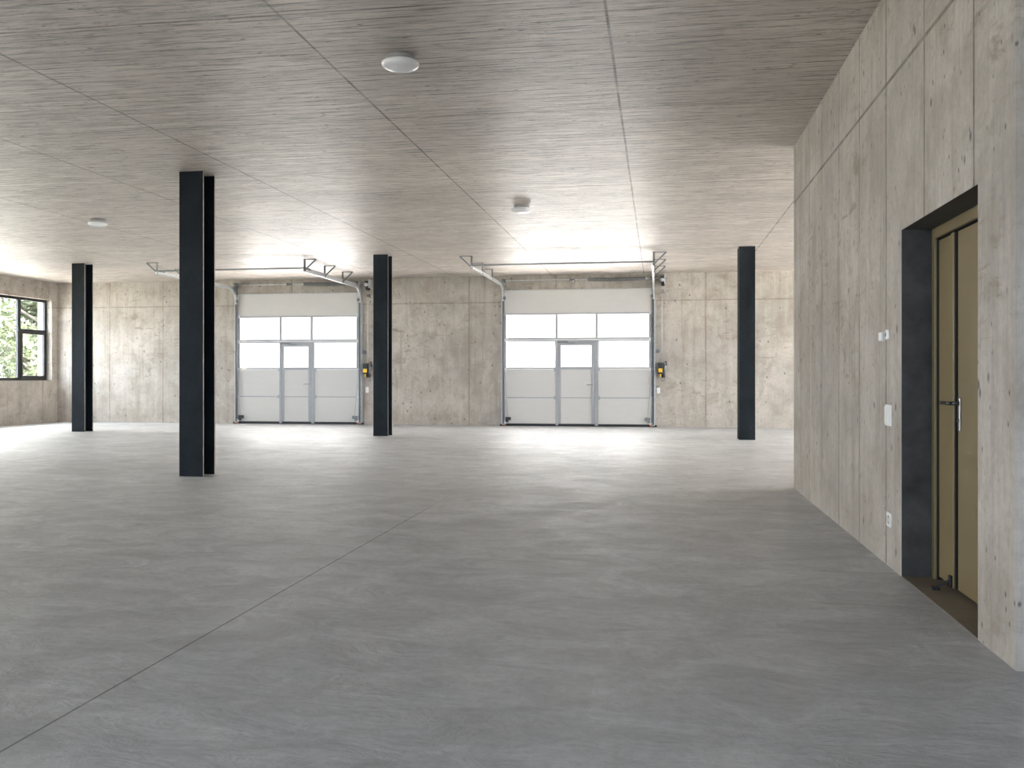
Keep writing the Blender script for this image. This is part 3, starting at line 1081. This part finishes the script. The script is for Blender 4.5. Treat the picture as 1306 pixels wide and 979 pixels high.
# ------------------------------------------------------------------ trees outside the window
def tree(x, y, h, rad, lab, n, seed):
    rnd = random.Random(seed)
    root = empty('leafy_tree', (x, y, -0.32))
    tag(root, lab, 'tree', 'trees outside the window')
    m = MB()
    m.tube([(0, 0, 0), (0.05, 0.02, h * 0.25), (0.12, -0.05, h * 0.5), (0.1, 0.0, h * 0.85)], [0.20, 0.16, 0.11, 0.03], 10)
    for k in range(9):
        a = rnd.uniform(0, 2 * PI)
        z0 = h * rnd.uniform(0.22, 0.6)
        L = rad * rnd.uniform(0.6, 0.95)
        m.tube([(0.08, 0, z0), (math.cos(a) * L * 0.5, math.sin(a) * L * 0.5, z0 + h * 0.10), (math.cos(a) * L, math.sin(a) * L, z0 + h * 0.16)], [0.07, 0.045, 0.015], 7)
    m.build('trunk', M['bark'], root)
    m = MB()
    centres = []
    for k in range(46):
        a = rnd.uniform(0, 2 * PI)
        q = rnd.random() ** 0.5
        zz = rnd.uniform(-1, 1)
        rr = rad * math.sqrt(max(0.05, 1 - zz * zz * 0.8)) * q
        centres.append((math.cos(a) * rr, math.sin(a) * rr, h * 0.58 + zz * h * 0.40, rad * rnd.uniform(0.20, 0.36)))
    for k in range(n):
        c = centres[k % len(centres)]
        v = Vector((rnd.gauss(0, 1), rnd.gauss(0, 1), rnd.gauss(0, 1))).normalized() * c[3] * rnd.uniform(0.5, 1.05)
        p = Vector(c[:3]) + v
        if p.z < 0.5:
            continue
        t = Vector((rnd.gauss(0, 1), rnd.gauss(0, 1), rnd.gauss(0, 0.6))).normalized()
        u = t.orthogonal().normalized()
        s = rnd.uniform(0.09, 0.17)
        m.face([p - t * s, p + u * s * 0.45, p + t * s, p - u * s * 0.45])
    m.build('crown', M['leaf'], root)


tree(-24.0, 32.5, 6.4, 2.4, 'green leafy tree right outside the black-framed window', 9000, 1)
tree(-31.0, 30.5, 7.2, 3.0, 'green leafy tree outside the window, farther from the building', 9000, 2)
tree(-29.0, 40.0, 8.0, 3.2, 'green leafy tree standing behind the others outside the window', 9000, 3)

# ------------------------------------------------------------------ light: hazy bright sky
w = bpy.data.worlds.new('sky')
scene.world = w
w.use_nodes = True
nt = w.node_tree
nt.nodes.clear()
tc = nt.nodes.new('ShaderNodeTexCoord')
sp = nt.nodes.new('ShaderNodeSeparateXYZ')
nt.links.new(tc.outputs['Generated'], sp.inputs[0])
ramp = nt.nodes.new('ShaderNodeValToRGB')
mr = nt.nodes.new('ShaderNodeMapRange')
mr.inputs[1].default_value = -1.0
mr.inputs[2].default_value = 1.0
nt.links.new(sp.outputs[1], mr.inputs[0])
nt.links.new(mr.outputs[0], ramp.inputs[0])
# (position, colour): cool sky towards the front, bright haze to the sides, thinner cloud behind the doors
SKY = [(0.05, (0.36, 0.41, 0.49)), (0.35, (0.66, 0.69, 0.73)), (0.62, (0.80, 0.78, 0.755)), (0.90, (0.50, 0.49, 0.475))]
while len(ramp.color_ramp.elements) < len(SKY):
    ramp.color_ramp.elements.new(0.5)
for e, (p, q) in zip(ramp.color_ramp.elements, SKY):
    e.position = p
    e.color = (*q, 1)
bg = nt.nodes.new('ShaderNodeBackground')
bg.inputs[1].default_value = 25.0
# low haze: the band just above the horizon behind the doors is duller than the sky over it
el = nt.nodes.new('ShaderNodeMapRange')
el.interpolation_type = 'SMOOTHSTEP'
el.inputs[1].default_value = 0.06
el.inputs[2].default_value = 0.34
el.inputs[3].default_value = 0.12
el.inputs[4].default_value = 1.0
nt.links.new(sp.outputs[2], el.inputs[0])
fb = nt.nodes.new('ShaderNodeMapRange')
fb.interpolation_type = 'SMOOTHSTEP'
fb.inputs[1].default_value = 0.45
fb.inputs[2].default_value = 0.80
nt.links.new(sp.outputs[1], fb.inputs[0])
hz = nt.nodes.new('ShaderNodeMix')
hz.data_type = 'FLOAT'
nt.links.new(fb.outputs[0], hz.inputs[0])
hz.inputs[2].default_value = 1.0
nt.links.new(el.outputs[0], hz.inputs[3])
mh = nt.nodes.new('ShaderNodeVectorMath')
mh.operation = 'SCALE'
nt.links.new(ramp.outputs[0], mh.inputs[0])
nt.links.new(hz.outputs[0], mh.inputs['Scale'])
nt.links.new(mh.outputs[0], bg.inputs[0])
wo = nt.nodes.new('ShaderNodeOutputWorld')
nt.links.new(bg.outputs[0], wo.inputs[0])
try:
    w.cycles.sampling_method = 'MANUAL'
    w.cycles.sample_map_resolution = 256
except Exception:
    pass


def portal(name, loc, rot, sx, sy):
    l = bpy.data.lights.new(name, 'AREA')
    l.shape = 'RECTANGLE'
    l.size, l.size_y = sx, sy
    l.cycles.is_portal = True
    o = bpy.data.objects.new(name, l)
    o.location, o.rotation_euler = loc, rot
    COL.objects.link(o)


for (y0, y1, z0, z1) in WIN:
    portal('window_portal', (XL - 0.47, (y0 + y1) / 2, (z0 + z1) / 2), (0, -PI / 2, 0), z1 - z0, y1 - y0)
for (y0, y1, z0, z1) in EW:
    portal('window_portal', (XE + 0.47, (y0 + y1) / 2, (z0 + z1) / 2), (0, PI / 2, 0), z1 - z0, y1 - y0)
for (x0, x1, z0, z1) in FW:
    portal('window_portal', ((x0 + x1) / 2, YF - 0.42, (z0 + z1) / 2), (PI / 2, 0, 0), x1 - x0, z1 - z0)
for d in DOORS:
    portal('window_portal', ((d['x0'] + d['x1']) / 2, YB + 0.1, 2.25), (-PI / 2, 0, 0), d['x1'] - d['x0'], 1.5)

sun = bpy.data.lights.new('sun', 'SUN')
sun.energy = 60.0
sun.angle = 0.01
sun.color = (1.0, 0.96, 0.90)
so = bpy.data.objects.new('sun', sun)
so.location = (40, 10, 60)
so.rotation_euler = Vector((-0.5, 0.02, -0.87)).normalized().to_track_quat('-Z', 'Y').to_euler()
COL.objects.link(so)

# ------------------------------------------------------------------ camera
cam = bpy.data.cameras.new('camera')
cam.sensor_width = 36.0
cam.lens = 36.0 * 1165 / 1306
cam.shift_y = -9.5 / 1306
cam.clip_end = 300
co = bpy.data.objects.new('camera', cam)
co.location = (0, 0, 1.31)
co.rotation_euler = (PI / 2, 0, math.atan(187 / 1165))
COL.objects.link(co)
scene.camera = co

scene.view_settings.view_transform = 'Standard'
scene.view_settings.look = 'None'
scene.view_settings.gamma = 1.0
scene.view_settings.use_curve_mapping = False
scene.view_settings.exposure = 0.58
c = scene.cycles
c.max_bounces = 14
c.diffuse_bounces = 8
c.glossy_bounces = 4
c.transparent_max_bounces = 12
c.sample_clamp_indirect = 12.0
c.use_denoising = True
